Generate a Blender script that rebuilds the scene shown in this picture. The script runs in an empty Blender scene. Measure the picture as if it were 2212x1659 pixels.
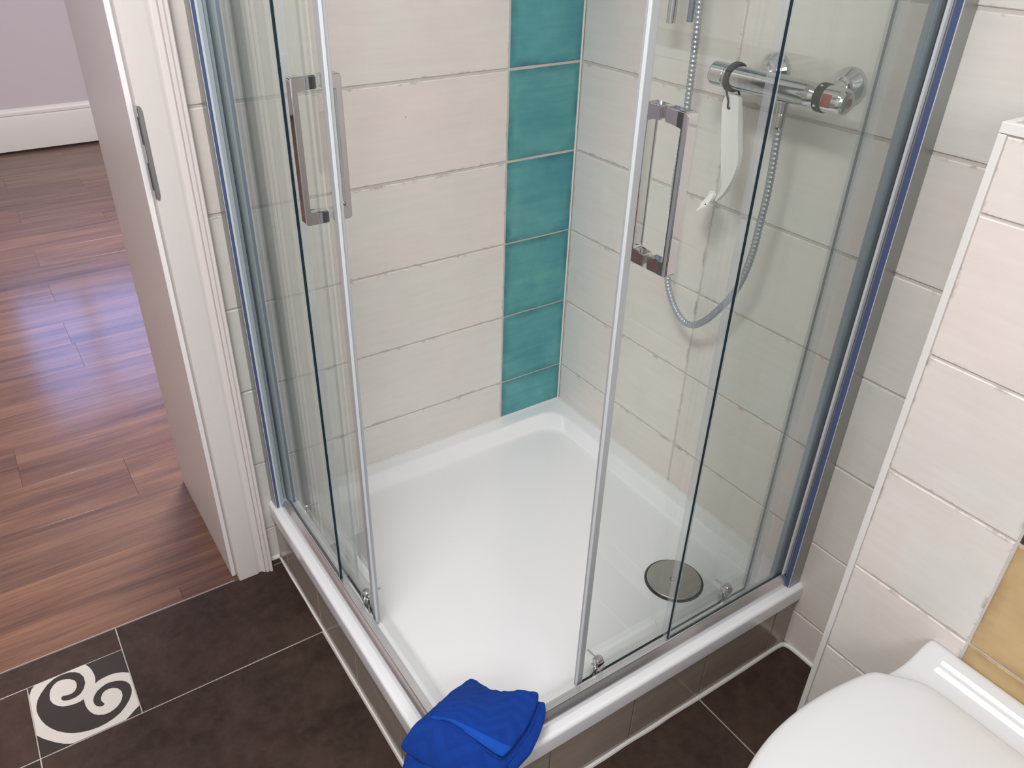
import bpy, bmesh, math, random
from mathutils import Vector, Matrix
from mathutils.geometry import tessellate_polygon
random.seed(7)
C = bpy.context.scene.collection
SC = bpy.context.scene

# ------------------------------------------------------------------ camera
Rv = Vector((0.84060, -0.54157, 0.00997)); Fv = Vector((0.46053, 0.70467, -0.53972))
FPX, SX, SY = 1727.106, -55.656, 24.584
Fv.normalize(); Rv = (Rv - Fv * Rv.dot(Fv)).normalized(); Uv = Rv.cross(Fv)
cam = bpy.data.cameras.new('camera'); co = bpy.data.objects.new('camera', cam); C.objects.link(co)
m = Matrix.Identity(4)
for i in range(3):
    m[i][0] = Rv[i]; m[i][1] = Uv[i]; m[i][2] = -Fv[i]
m[0][3], m[1][3], m[2][3] = -1.2825, -1.5701, 1.4894
co.matrix_world = m
cam.sensor_width = 36; cam.lens = 36 * FPX / 2212
cam.shift_x = -SX / 2212; cam.shift_y = SY / 2212
cam.clip_start = 0.02
SC.camera = co
# ------------------------------------------------------------------ light
W = bpy.data.worlds.new('world'); SC.world = W; W.use_nodes = True
W.node_tree.nodes['Background'].inputs[0].default_value = (0.75, 0.82, 1, 1)
W.node_tree.nodes['Background'].inputs[1].default_value = 0.3
def area(name, loc, rot, sx, sy, power, col):
    l = bpy.data.lights.new(name, 'AREA'); l.shape = 'RECTANGLE'; l.size = sx; l.size_y = sy
    l.energy = power; l.color = col
    o = bpy.data.objects.new(name, l); C.objects.link(o); o.location = loc; o.rotation_euler = rot
    return o
area('bathroom_ceiling_light', (-1.35, -1.15, 2.43), (0, 0, 0), 0.28, 0.8, 32.5, (1.0, 0.985, 0.98))
area('bathroom_front_fill', (-1.5, -2.66, 1.75), (math.radians(82), 0, 0), 1.1, 0.9, 22.5, (0.97, 0.98, 1.0))  # added soft fill behind the camera, brightens the back wall
area('hall_fill_light', (-0.35, 1.6, 2.42), (0, 0, 0), 0.7, 0.7, 92, (1.0, 0.93, 0.90))  # added fill that brightens the hall, set clear of jamb and floor reflections
SC.view_settings.view_transform = 'Standard'; SC.view_settings.look = 'None'
SC.view_settings.exposure = 0.0; SC.view_settings.gamma = 1.0
SC.view_settings.use_curve_mapping = False
cy = SC.cycles
cy.max_bounces = 14; cy.diffuse_bounces = 5; cy.glossy_bounces = 6; cy.transparent_max_bounces = 24
cy.transmission_bounces = 8; cy.caustics_reflective = False; cy.caustics_refractive = False
cy.sample_clamp_indirect = 6

# ------------------------------------------------------------------ materials
def nmat(name):
    mt = bpy.data.materials.new(name); mt.use_nodes = True
    nt = mt.node_tree; nt.nodes.clear()
    out = nt.nodes.new('ShaderNodeOutputMaterial')
    return mt, nt, out
class G:
    def __init__(s, name):
        s.mt, s.nt, s.out = nmat(name)
    def n(s, t, **kw):
        x = s.nt.nodes.new('ShaderNode' + t)
        for k, v in kw.items(): setattr(x, k, v)
        return x
    def l(s, a, b): s.nt.links.new(a, b)
    def math(s, op, a, b=None, clamp=False):
        x = s.n('Math', operation=op, use_clamp=clamp)
        for i, v in enumerate((a, b)):
            if v is None: continue
            if isinstance(v, (int, float)): x.inputs[i].default_value = v
            else: s.l(v, x.inputs[i])
        return x.outputs[0]
    def ramp(s, f, stops):
        x = s.n('ValToRGB'); e = x.color_ramp.elements
        while len(e) < len(stops): e.new(0.5)
        for k, (p, c) in enumerate(stops):
            e[k].position = p; e[k].color = (*c, 1) if len(c) == 3 else c
        s.l(f, x.inputs[0]); return x.outputs[0]
    def mix(s, f, a, b, mode='MIX'):
        x = s.n('Mix', data_type='RGBA', blend_type=mode)
        for i, v in ((0, f), (6, a), (7, b)):
            if isinstance(v, (int, float)): x.inputs[i].default_value = v
            elif isinstance(v, tuple): x.inputs[i].default_value = (*v, 1)
            else: s.l(v, x.inputs[i])
        return x.outputs[2]
    def noise(s, vec, scale, detail=3, rough=0.55, dist=0):
        x = s.n('TexNoise'); x.inputs['Scale'].default_value = scale; x.inputs['Detail'].default_value = detail
        x.inputs['Roughness'].default_value = rough; x.inputs['Distortion'].default_value = dist
        if vec is not None: s.l(vec, x.inputs['Vector'])
        return x.outputs['Fac']
    def mapping(s, vec, scale=(1, 1, 1), loc=None):
        x = s.n('Mapping'); x.inputs['Scale'].default_value = scale
        s.l(vec, x.inputs['Vector'])
        if loc is not None: s.l(loc, x.inputs['Location'])
        return x.outputs[0]
    def bsdf(s, **kw):
        x = s.n('BsdfPrincipled')
        for k, v in kw.items():
            inp = x.inputs[k.replace('_', ' ')]
            if isinstance(v, (int, float)): inp.default_value = v
            elif isinstance(v, tuple): inp.default_value = (*v, 1)
            else: s.l(v, inp)
        s.l(x.outputs[0], s.out.inputs[0]); return x
    def bump(s, h, strength, dist):
        x = s.n('Bump'); x.inputs['Strength'].default_value = strength; x.inputs['Distance'].default_value = dist
        s.l(h, x.inputs['Height']); return x.outputs[0]
    def rnd(s): return s.n('ObjectInfo').outputs['Random']
    def obj_off(s):   # object coordinates shifted by a per-object random amount
        r = s.rnd(); cxyz = s.n('CombineXYZ')
        s.l(s.math('MULTIPLY', r, 37.0), cxyz.inputs[0]); s.l(s.math('MULTIPLY', r, 91.0), cxyz.inputs[1]); s.l(s.math('MULTIPLY', r, 53.0), cxyz.inputs[2])
        a = s.n('VectorMath', operation='ADD'); s.l(s.n('TexCoord').outputs['Object'], a.inputs[0]); s.l(cxyz.outputs[0], a.inputs[1])
        return a.outputs[0]

def simple(name, col, rough, metal=0.0, bump=0.0, bscale=200, coat=0.0, ior=1.5, var=0.0):
    g = G(name); kw = dict(Roughness=rough, Metallic=metal, IOR=ior)
    tc = g.n('TexCoord').outputs['Object']
    if var:
        f = g.noise(tc, bscale * 0.1, 2)
        kw['Base_Color'] = g.mix(f, tuple(c * (1 - var) for c in col), tuple(min(1, c * (1 + var)) for c in col))
    else:
        kw['Base_Color'] = col
    b = g.bsdf(**kw)
    if coat: b.inputs['Coat Weight'].default_value = coat; b.inputs['Coat Roughness'].default_value = 0.05
    if bump: g.l(g.bump(g.noise(tc, bscale, 2), bump, 0.001), b.inputs['Normal'])
    return g.mt

def tile_mat(name, base, tints, streak, grime=0.0, rough=0.28, edge=None, dots=0.0, mott=0.5, streak_scale=(2.5, 2.5, 26), ior=1.5, specks=False):
    """glazed tile: per-tile tint, cloudy mottling, horizontal streaks, worn dark edges"""
    g = G(name); v = g.obj_off()
    r = g.rnd()
    tint = g.ramp(r, [(i / (len(tints) - 1), t) for i, t in enumerate(tints)])
    cl = g.noise(v, 7, 4, 0.6, 0.4)
    st = g.noise(g.mapping(v, streak_scale), 3.0, 4, 0.6, 0.3)
    f = g.math('ADD', g.math('MULTIPLY', cl, mott), g.math('MULTIPLY', st, 1 - mott))
    f2 = g.ramp(f, [(0.36, (0, 0, 0)), (0.66, (1, 1, 1))])
    col = g.mix(f2, streak, base)
    col = g.mix(1.0, col, tint, 'MULTIPLY')
    pk = g.ramp(g.noise(v, 4.5, 2), [(0.36, (0.975, 1.0, 0.985)), (0.64, (1.02, 0.985, 0.98))])
    col = g.mix(1.0, col, pk, 'MULTIPLY')
    # distance to the tile's border in metres, from two uv layers
    ua = g.n('UVMap', uv_map='uva').outputs[0]; ub = g.n('UVMap', uv_map='uvb').outputs[0]
    sa = g.n('SeparateXYZ'); g.l(ua, sa.inputs[0]); sb = g.n('SeparateXYZ'); g.l(ub, sb.inputs[0])
    d = g.math('MINIMUM', g.math('MINIMUM', sa.outputs[0], sa.outputs[1]), g.math('MINIMUM', sb.outputs[0], sb.outputs[1]))
    if edge is not None:
        e = g.math('MULTIPLY', g.math('SUBTRACT', 1.0, g.math('DIVIDE', d, 0.020), True), g.ramp(g.noise(v, 16, 3), [(0.28, (0, 0, 0)), (0.75, (1, 1, 1))]))
        col = g.mix(e, col, edge)
    if grime:
        e = g.math('SUBTRACT', 1.0, g.math('DIVIDE', d, 0.006), True)
        k = g.ramp(g.noise(v, 28, 5, 0.7), [(0.52, (0, 0, 0)), (0.64, (1, 1, 1))])
        col = g.mix(g.math('MULTIPLY', g.math('MULTIPLY', e, k), grime), col, (0.20, 0.145, 0.11))
    if dots:
        vo = g.n('TexVoronoi'); vo.inputs['Scale'].default_value = 17; g.l(v, vo.inputs['Vector'])
        near = g.math('LESS_THAN', vo.outputs['Distance'], 0.028)
        sel = g.math('GREATER_THAN', g.n('SeparateColor').inputs[0].node.outputs[0], 0.5)
        sc = [x for x in g.nt.nodes if x.bl_idname == 'ShaderNodeSeparateColor'][-1]
        g.l(vo.outputs['Color'], sc.inputs[0])
        sel.node.inputs[1].default_value = 0.80
        col = g.mix(g.math('MULTIPLY', g.math('MULTIPLY', near, sel), dots), col, (0.20, 0.16, 0.13))
    if specks:
        k = g.ramp(g.noise(v, 130, 3, 0.75), [(0.66, (0, 0, 0)), (0.76, (1, 1, 1))])
        k2 = g.ramp(g.noise(v, 5, 3), [(0.48, (0, 0, 0)), (0.62, (1, 1, 1))])
        col = g.mix(g.math('MULTIPLY', g.math('MULTIPLY', k, k2), 0.5), col, (0.16, 0.125, 0.105))
        col = g.mix(g.math('MULTIPLY', g.ramp(g.noise(v, 40, 4, 0.7), [(0.4, (0, 0, 0)), (0.7, (1, 1, 1))]), 0.35), col, (0.085, 0.062, 0.053))
    b = g.bsdf(Base_Color=col, Roughness=rough, IOR=ior)
    h = g.math('ADD', g.math('MULTIPLY', g.noise(v, 9, 2), 1.0), g.math('MULTIPLY', st, 0.12))
    g.l(g.bump(h, 0.25, 0.004), b.inputs['Normal'])
    return g.mt

M = {}
M['white_tile'] = tile_mat('white_tile', (0.755, 0.722, 0.690), [(0.97, 0.99, 0.99), (1.02, 0.985, 0.97), (1.0, 1.0, 1.0), (0.975, 1.0, 0.99), (1.03, 0.99, 0.97)], (0.700, 0.664, 0.630), grime=0.65, dots=0.7, rough=0.3, mott=0.52)
M['turquoise_tile'] = tile_mat('turquoise_tile', (0.122, 0.372, 0.375), [(0.9, 0.96, 1.06), (1.0, 1.05, 1.0), (1.05, 1.03, 0.97), (0.85, 0.95, 1.08)], (0.062, 0.265, 0.310), rough=0.25, edge=(0.030, 0.125, 0.155), mott=0.7)
M['ochre_tile'] = tile_mat('ochre_tile', (0.60, 0.44, 0.225), [(0.97, 0.97, 0.95), (1.05, 1.05, 1.05)], (0.47, 0.33, 0.165), grime=0.5, rough=0.35, edge=(0.33, 0.21, 0.09), mott=0.8)
M['brown_wall_tile'] = tile_mat('brown_wall_tile', (0.06, 0.042, 0.035), [(1, 1, 1), (1.1, 1.1, 1.1)], (0.04, 0.03, 0.026), rough=0.3)
M['floor_tile'] = tile_mat('floor_tile', (0.061, 0.0395, 0.032), [(0.95, 0.98, 1.0), (1.08, 1.0, 0.95), (1.0, 1.0, 1.0)], (0.031, 0.0205, 0.0165), rough=0.5, dots=0.0, mott=0.75, streak_scale=(4, 4, 4), ior=1.2, specks=True)
M['ledge_tile'] = tile_mat('ledge_tile', (0.20, 0.16, 0.11), [(1, 1, 1), (1, 1, 1)], (0.13, 0.105, 0.075), rough=0.5, ior=1.2)
M['apron_tile'] = tile_mat('apron_tile', (0.36, 0.315, 0.275), [(0.96, 0.97, 0.97), (1.04, 1.0, 0.97)], (0.30, 0.262, 0.228), grime=0.5, rough=0.15)
M['grout'] = simple('grout', (0.56, 0.53, 0.49), 0.9, bump=0.5, bscale=300, var=0.12)
M['floor_grout'] = simple('floor_grout', (0.40, 0.36, 0.33), 0.9, bump=0.4, bscale=300, var=0.15)
M['silicone'] = simple('silicone', (0.72, 0.71, 0.68), 0.35, bump=0.2, bscale=60)
M['decor_white'] = simple('decor_white', (0.56, 0.53, 0.485), 0.42, var=0.08, bscale=150)
M['decor_dark'] = simple('decor_dark', (0.036, 0.029, 0.0245), 0.5, var=0.2, bscale=150, ior=1.3)
M['acrylic'] = simple('acrylic', (0.82, 0.825, 0.84), 0.16, coat=0.4)
M['ceramic'] = simple('ceramic', (0.66, 0.665, 0.67), 0.06, coat=0.0)
M['seat_plastic'] = simple('seat_plastic', (0.67, 0.675, 0.68), 0.28)
M['chrome'] = simple('chrome', (0.60, 0.60, 0.61), 0.05, 1.0)
M['aluminium'] = simple('aluminium', (0.62, 0.63, 0.64), 0.28, 1.0, bump=0.03, bscale=90)
M['rail_alu'] = simple('rail_alu', (0.74, 0.74, 0.76), 0.24, 0.85)
M['profile_grey'] = simple('profile_grey', (0.36, 0.37, 0.36), 0.35, 0.8)
M['profile_inner'] = simple('profile_inner', (0.33, 0.39, 0.42), 0.4, 0.6)
M['profile_pale'] = simple('profile_pale', (0.40, 0.47, 0.50), 0.4, 0.2)
M['blue_film'] = simple('blue_film', (0.072, 0.098, 0.205), 0.4)
M['seal_white'] = simple('seal_white', (0.62, 0.66, 0.68), 0.35)
M['seal_grey'] = simple('seal_grey', (0.40, 0.42, 0.43), 0.3)
M['steel'] = simple('steel', (0.50, 0.49, 0.47), 0.35, 1.0, bump=0.1, bscale=300)
M['black'] = simple('black', (0.012, 0.012, 0.013), 0.55)
M['cord'] = simple('cord', (0.018, 0.017, 0.018), 0.8)
M['red'] = simple('red', (0.30, 0.055, 0.06), 0.4)
M['dark_red'] = simple('dark_red', (0.14, 0.03, 0.03), 0.35)
M['squeegee_white'] = simple('squeegee_white', (0.74, 0.75, 0.72), 0.35)
M['hose'] = simple('hose', (0.40, 0.43, 0.465), 0.32, 0.6)
M['blue_tube'] = simple('blue_tube', (0.20, 0.24, 0.34), 0.3, 0.6)
M['trim_white'] = simple('trim_white', (0.74, 0.73, 0.70), 0.4)
M['threshold'] = simple('threshold', (0.42, 0.38, 0.35), 0.5, 0.3)
M['door_white'] = None
g = G('door_lacquer'); v = g.n('TexCoord').outputs['Object']
gr = g.noise(g.mapping(v, (90, 90, 4)), 4, 3)
M['door_white'] = g.mt
b = g.bsdf(Base_Color=g.mix(gr, (0.69, 0.645, 0.62), (0.73, 0.69, 0.665)), Roughness=0.32)
g.l(g.bump(gr, 0.12, 0.001), b.inputs['Normal'])
M['stop_white'] = simple('stop_white', (0.82, 0.81, 0.80), 0.35)
M['plaster'] = simple('plaster', (0.66, 0.63, 0.65), 0.5, bump=0.1, bscale=250)
M['plaster_hall'] = simple('plaster_hall', (0.60, 0.57, 0.605), 0.4, bump=0.1, bscale=250)
M['ceiling'] = simple('ceiling', (0.80, 0.79, 0.77), 0.8)
# glass: tinted, thin sheet, mirror share from the viewing angle
def glass_mat(name, col, spec=0.96, milky=0.0):
    g = G(name)
    lw = g.n('LayerWeight'); lw.inputs['Blend'].default_value = 0.5
    f = g.math('ADD', g.math('MULTIPLY', g.math('POWER', lw.outputs['Facing'], 5.0), spec), 0.04)
    t = g.n('BsdfTransparent'); t.inputs[0].default_value = (*col, 1)
    gl = g.n('BsdfGlossy'); gl.inputs['Roughness'].default_value = 0.0; gl.inputs[0].default_value = (0.97, 1, 0.99, 1)
    ts = t.outputs[0]
    if milky:
        df = g.n('BsdfDiffuse'); df.inputs[0].default_value = (0.62, 0.65, 0.68, 1)
        m2 = g.n('MixShader'); m2.inputs[0].default_value = milky; g.l(ts, m2.inputs[1]); g.l(df.outputs[0], m2.inputs[2]); ts = m2.outputs[0]
    mx = g.n('MixShader'); g.l(f, mx.inputs[0]); g.l(ts, mx.inputs[1]); g.l(gl.outputs[0], mx.inputs[2])
    g.l(mx.outputs[0], g.out.inputs[0]); return g.mt
M['glass'] = glass_mat('glass', (0.964, 0.980, 0.970))
M['glass_edge'] = simple('glass_edge', (0.014, 0.030, 0.038), 0.45, ior=1.2)
M['clear_plastic'] = glass_mat('clear_plastic', (0.93, 0.94, 0.945), milky=0.16)
# wood floor
g = G('wood_floor'); v = g.obj_off(); r = g.rnd()
s1 = g.noise(g.mapping(v, (0.7, 9, 1)), 2.2, 5, 0.6, 0.5); s2 = g.noise(g.mapping(v, (2.2, 70, 1)), 2.5, 4, 0.65)
f = g.math('ADD', g.math('MULTIPLY', s1, 0.68), g.math('MULTIPLY', s2, 0.32))
wc = g.ramp(f, [(0.36, (0.088, 0.047, 0.034)), (0.5, (0.155, 0.083, 0.056)), (0.62, (0.215, 0.118, 0.074))])
wc = g.mix(1.0, wc, g.ramp(r, [(0.0, (0.9, 0.9, 0.92)), (0.5, (1.03, 0.98, 0.95)), (1.0, (1.1, 1.05, 1.0))]), 'MULTIPLY')
b = g.bsdf(Base_Color=wc, Roughness=0.5)
b.inputs['Specular IOR Level'].default_value = 0.2
b.inputs['Coat Weight'].default_value = 0.5; b.inputs['Coat Roughness'].default_value = 0.17
g.l(g.bump(g.noise(g.mapping(v, (9, 60, 1)), 3, 4, 0.7), 0.3, 0.002), b.inputs['Normal'])
M['wood'] = g.mt
# towelling
def towel_mat(name, flat):
    g = G(name); tc = g.n('TexCoord')
    fz = g.noise(tc.outputs['Object'], 900, 3, 0.8); fz2 = g.noise(tc.outputs['Object'], 90, 3)
    uv = g.n('UVMap', uv_map='uva').outputs[0]; s = g.n('SeparateXYZ'); g.l(uv, s.inputs[0])
    tri = g.math('PINGPONG', s.outputs[0], 0.040)
    w = g.math('PINGPONG', g.math('ADD', s.outputs[1], tri), 0.019)
    zig = g.ramp(g.math('DIVIDE', w, 0.019), [(0.42, (0, 0, 0)), (0.6, (1, 1, 1))])
    c0 = g.mix(fz, (0.0035, 0.023, 0.18), (0.012, 0.068, 0.39))
    if flat: c0 = g.mix(fz, (0.010, 0.07, 0.39), (0.013, 0.09, 0.47))
    else: c0 = g.mix(g.math('MULTIPLY', zig, 0.18), c0, (0.013, 0.085, 0.45))
    c0 = g.mix(g.math('MULTIPLY', fz2, 0.35), c0, (0.006, 0.045, 0.30))
    b = g.bsdf(Base_Color=c0, Roughness=0.95)
    b.inputs['Sheen Weight'].default_value = 0.12; b.inputs['Sheen Tint'].default_value = (0.1, 0.3, 1, 1); b.inputs['Specular IOR Level'].default_value = 0.15
    h = g.math('ADD', g.math('MULTIPLY', fz, 0.5), g.math('MULTIPLY', zig, -0.3 if not flat else 0.0))
    g.l(g.bump(h, 0.8 if not flat else 0.25, 0.003), b.inputs['Normal'])
    return g.mt
M['towel'] = towel_mat('towel', False); M['towel_hem'] = towel_mat('towel_hem', True)
# daylight pane
g = G('daylight_pane'); e = g.n('Emission'); e.inputs[0].default_value = (0.26, 0.42, 1.0, 1); e.inputs[1].default_value = 7.5
g.l(e.outputs[0], g.out.inputs[0]); M['daylight'] = g.mt

# ------------------------------------------------------------------ building helpers
WORLD = {}
def wloc(o): return WORLD.get(o.name, Vector((0, 0, 0))) if o else Vector((0, 0, 0))
def link(o, parent, loc):
    C.objects.link(o)
    o.location = loc - wloc(parent)
    if parent: o.parent = parent
    WORLD[o.name] = Vector(loc)
def tag(o, label=None, cat=None, group=None, kind=None):
    for k, val in (('label', label), ('category', cat), ('group', group), ('kind', kind)):
        if val: o[k] = val
    return o
def empty(name, loc, label=None, cat=None, group=None, kind=None, parent=None):
    o = bpy.data.objects.new(name, None); o.empty_display_size = 0.05
    link(o, parent, Vector(loc)); return tag(o, label, cat, group, kind)
def obj(name, bm, mats, parent=None, loc=None, smooth=False):
    """bm holds world coordinates; the object's origin goes to loc (default: centre of its bounds)"""
    if loc is None:
        xs = [v.co for v in bm.verts]
        loc = Vector([(min(c[i] for c in xs) + max(c[i] for c in xs)) / 2 for i in range(3)])
    else: loc = Vector(loc)
    bmesh.ops.translate(bm, verts=bm.verts, vec=-loc)
    me = bpy.data.meshes.new(name)
    bmesh.ops.recalc_face_normals(bm, faces=bm.faces)
    bm.to_mesh(me); bm.free()
    if not isinstance(mats, (list, tuple)): mats = [mats]
    for x in mats: me.materials.append(x)
    if smooth:
        for p in me.polygons: p.use_smooth = True
        try: me.set_sharp_from_angle(angle=math.radians(smooth if smooth is not True else 40))
        except Exception: pass
    o = bpy.data.objects.new(name, me); link(o, parent, loc); return o
def box(bm, x0, x1, y0, y1, z0, z1, bev=0.0, seg=2, mi=0):
    a, b = sorted((x0, x1)); c, d = sorted((y0, y1)); e, f = sorted((z0, z1))
    r = bmesh.ops.create_cube(bm, size=1)
    for v in r['verts']:
        v.co = Vector(((a + b) / 2 + v.co.x * (b - a), (c + d) / 2 + v.co.y * (d - c), (e + f) / 2 + v.co.z * (f - e)))
    fs = list({f_ for v in r['verts'] for f_ in v.link_faces})
    for f_ in fs: f_.material_index = mi
    if bev:
        es = list({e_ for v in r['verts'] for e_ in v.link_edges})
        bmesh.ops.bevel(bm, geom=es, offset=bev, segments=seg, affect='EDGES', profile=0.5)
    return bm
def B(*a, **k): return box(bmesh.new(), *a, **k)
def prism(bm, pts, fn, t0, t1, mi=0):
    """pts 2D outline, fn(a, b, t) -> 3D, extruded t0..t1"""
    v0 = [bm.verts.new(fn(a, b_, t0)) for a, b_ in pts]; v1 = [bm.verts.new(fn(a, b_, t1)) for a, b_ in pts]
    n = len(pts)
    fs = [bm.faces.new(v0[::-1]), bm.faces.new(v1)]
    for i in range(n): fs.append(bm.faces.new((v0[i], v0[(i + 1) % n], v1[(i + 1) % n], v1[i])))
    for f_ in fs: f_.material_index = mi
    return bm
def loft(bm, rings, cap0=True, cap1=True, mi=0, closed=True):
    vr = [[bm.verts.new(p) for p in r] for r in rings]
    n = len(vr[0])
    for a, b_ in zip(vr, vr[1:]):
        for i in range(n if closed else n - 1):
            f_ = bm.faces.new((a[i], a[(i + 1) % n], b_[(i + 1) % n], b_[i])); f_.material_index = mi
    if cap0: bm.faces.new(vr[0][::-1]).material_index = mi
    if cap1: bm.faces.new(vr[-1]).material_index = mi
    return bm
def lathe(bm, prof, origin, axis, n=40, mi=0):
    """prof: (distance along axis, radius)"""
    o = Vector(origin); a = Vector(axis).normalized()
    pp = [prof[0]]
    for (t0, r0), (t1, r1) in zip(prof, prof[1:]):
        L = math.hypot(t1 - t0, r1 - r0)
        if L > 0.004:
            for q in (0.0006 / L, 1 - 0.0006 / L): pp.append((t0 + (t1 - t0) * q, r0 + (r1 - r0) * q))
        pp.append((t1, r1))
    prof = pp
    u = a.orthogonal().normalized(); w = a.cross(u)
    rings = [[o + a * t + (u * math.cos(2 * math.pi * k / n) + w * math.sin(2 * math.pi * k / n)) * max(r, 1e-4) for k in range(n)] for t, r in prof]
    return loft(bm, rings, mi=mi)
def smooth_path(pts, per=8):
    P = [Vector(p) for p in pts]; out = []
    for i in range(len(P) - 1):
        p0, p1, p2, p3 = P[max(i - 1, 0)], P[i], P[i + 1], P[min(i + 2, len(P) - 1)]
        for k in range(per):
            t = k / per
            out.append(0.5 * ((2 * p1) + (p2 - p0) * t + (2 * p0 - 5 * p1 + 4 * p2 - p3) * t * t + (3 * p1 - p0 - 3 * p2 + p3) * t ** 3))
    out.append(P[-1]); return out
def tube(bm, path, rad, n=12, mi=0):
    """rad: number or function(arc length)"""
    rings = []; s = 0; prev = None; up = None
    for i, p in enumerate(path):
        t = (path[min(i + 1, len(path) - 1)] - path[max(i - 1, 0)]).normalized()
        if up is None: up = t.orthogonal().normalized()
        up = (up - t * up.dot(t)).normalized(); w = t.cross(up)
        if prev is not None: s += (p - prev).length
        prev = p; r = rad(s) if callable(rad) else rad
        rings.append([p + (up * math.cos(2 * math.pi * k / n) + w * math.sin(2 * math.pi * k / n)) * r for k in range(n)])
    return loft(bm, rings, mi=mi)

# ------------------------------------------------------------------ tiles
TILE_CACHE = {}
def tile_mesh(w, h, th, mat, key, jit=0.0007, variant=0):
    """tile lying in local x (width) / z (height), face towards -y, origin at its lower left on the face plane"""
    k = (round(w, 4), round(h, 4), key, variant)
    if k in TILE_CACHE: return TILE_CACHE[k]
    rnd = random.Random(hash(k) & 0xffff)
    nx = max(2, int(w / 0.05)); nz = max(2, int(h / 0.05))
    out = [(w * i / nx, 0) for i in range(nx)] + [(w, h * i / nz) for i in range(nz)] + [(w - w * i / nx, h) for i in range(nx)] + [(0, h - h * i / nz) for i in range(nz)]
    ch = 0.0012
    bm = bmesh.new(); ua = bm.loops.layers.uv.new('uva'); ub = bm.loops.layers.uv.new('uvb')
    ro, ri, rb = [], [], []
    for (x, z) in out:
        jx, jz = rnd.uniform(-jit, jit), rnd.uniform(-jit, jit)
        x1 = min(max(x + jx, 0), w); z1 = min(max(z + jz, 0), h)
        if 0 < x < w: x1 = x
        if 0 < z < h: z1 = z
        rb.append(bm.verts.new((x1, th, z1)))
        ro.append(bm.verts.new((x1, ch, z1)))
        ri.append(bm.verts.new((min(max(x1, ch * 1.3), w - ch * 1.3), 0, min(max(z1, ch * 1.3), h - ch * 1.3))))
    n = len(out)
    for i in range(n):
        j = (i + 1) % n
        bm.faces.new((rb[i], rb[j], ro[j], ro[i])); bm.faces.new((ro[i], ro[j], ri[j], ri[i]))
    cells = []
    # face as strips between long rows so the uv distance interpolates
    bot = [ri[i] for i in range(nx + 1)]; top = [ri[(2 * nx + nz) - i] for i in range(nx + 1)]
    lef = [ri[(2 * nx + 2 * nz - i) % n] for i in range(nz + 1)]; rig = [ri[nx + i] for i in range(nz + 1)]
    bm.faces.new(ri)
    for f_ in bm.faces:
        for l_ in f_.loops:
            x, _, z = l_.vert.co; l_[ua].uv = (x, z); l_[ub].uv = (w - x, h - z)
    bmesh.ops.recalc_face_normals(bm, faces=bm.faces)
    me = bpy.data.meshes.new(key); bm.to_mesh(me); bm.free(); me.materials.append(mat)
    TILE_CACHE[k] = me; return me
def tile(name, parent, origin, wdir, w, h, th, mat, key, variant=0, up=(0, 0, 1)):
    """origin: lower-left corner of the face; wdir: unit vector along width as seen from the front"""
    me = tile_mesh(w, h, th, mat, key, variant=variant)
    o = bpy.data.objects.new(name, me)
    X = Vector(wdir); Z = Vector(up); Y = Z.cross(X)
    mt = Matrix(((X.x, Y.x, Z.x), (X.y, Y.y, Z.y), (X.z, Y.z, Z.z)))
    o.rotation_euler = mt.to_euler()
    link(o, parent, Vector(origin)); return o

# ================================================================== STRUCTURE
ZJ = [0.0, 0.1077, 0.3109, 0.5152, 0.7211, 0.9292, 1.1373, 1.3450, 1.5530, 1.7610, 1.9690, 2.1770, 2.45]
GAP = 0.0042
JX = -1.021           # face of the door jamb
# wall between bathroom and hall, one mesh of three blocks round the door opening
bm = B(JX + 0.010, 0.3, 0.0022, 0.44, -0.05, 2.45)
box(bm, -1.94, JX + 0.010, 0.0022, 0.44, 2.055, 2.45); box(bm, -3.2, -1.94, 0.0022, 0.44, -0.05, 2.45)
wb = tag(obj('wall_back', bm, M['grout']), 'tiled shower back wall with one turquoise tile column', None, None, 'structure')
tc_ = [-0.2048]
def zspan(r):
    ga = 0.0062 if r >= 5 else 0.0038; gb = 0.0062 if r + 1 >= 5 else 0.0038
    return ZJ[r] + ga / 2, ZJ[r + 1] - ZJ[r] - ga / 2 - gb / 2
for r in range(12):
    zb, h = zspan(r)
    tile('turquoise_tile', wb, (-0.2048 + GAP / 2, 0, zb), (1, 0, 0), 0.2048 - GAP, h, 0.006, M['turquoise_tile'], 'turquoise_tile', r % 3)
    tile('wall_tile', wb, (-0.9985, 0, zb), (1, 0, 0), 0.9985 - 0.2048 - GAP / 2, h, 0.006, M['white_tile'], 'wall_tile', r % 4)
# right wall
bm = B(0.0022, 0.25, 0.0022, -2.7, -0.05, 2.45)
wr = tag(obj('wall_right', bm, M['grout']), 'cream tiled wall carrying the shower mixer', None, None, 'structure')
for r in range(12):
    zb, h = zspan(r)
    for (ya, yb) in ((-0.004, -0.4683), (-0.4683, -1.0665), (-1.0665, -1.665), (-1.665, -2.263)):
        if yb < -1.07 and r < 5: continue
        tile('wall_tile', wr, (0, ya - GAP / 2, zb), (0, -1, 0), ya - yb - GAP, h, 0.006, M['white_tile'], 'wall_tile', (r * 2 + int(-ya * 5)) % 4)
# other walls, ceiling
tag(obj('wall_left', B(-2.6, -2.5, 0.0022, -2.8, -0.05, 2.45), M['plaster']), None, None, None, 'structure')
tag(obj('wall_front', B(-2.6, 0.25, -2.7, -2.8, -0.05, 2.45), M['plaster']), None, None, None, 'structure')
tag(obj('ceiling', B(-3.4, 1.2, -2.8, 4.6, 2.45, 2.55), M['ceiling']), None, None, None, 'structure')
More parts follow.
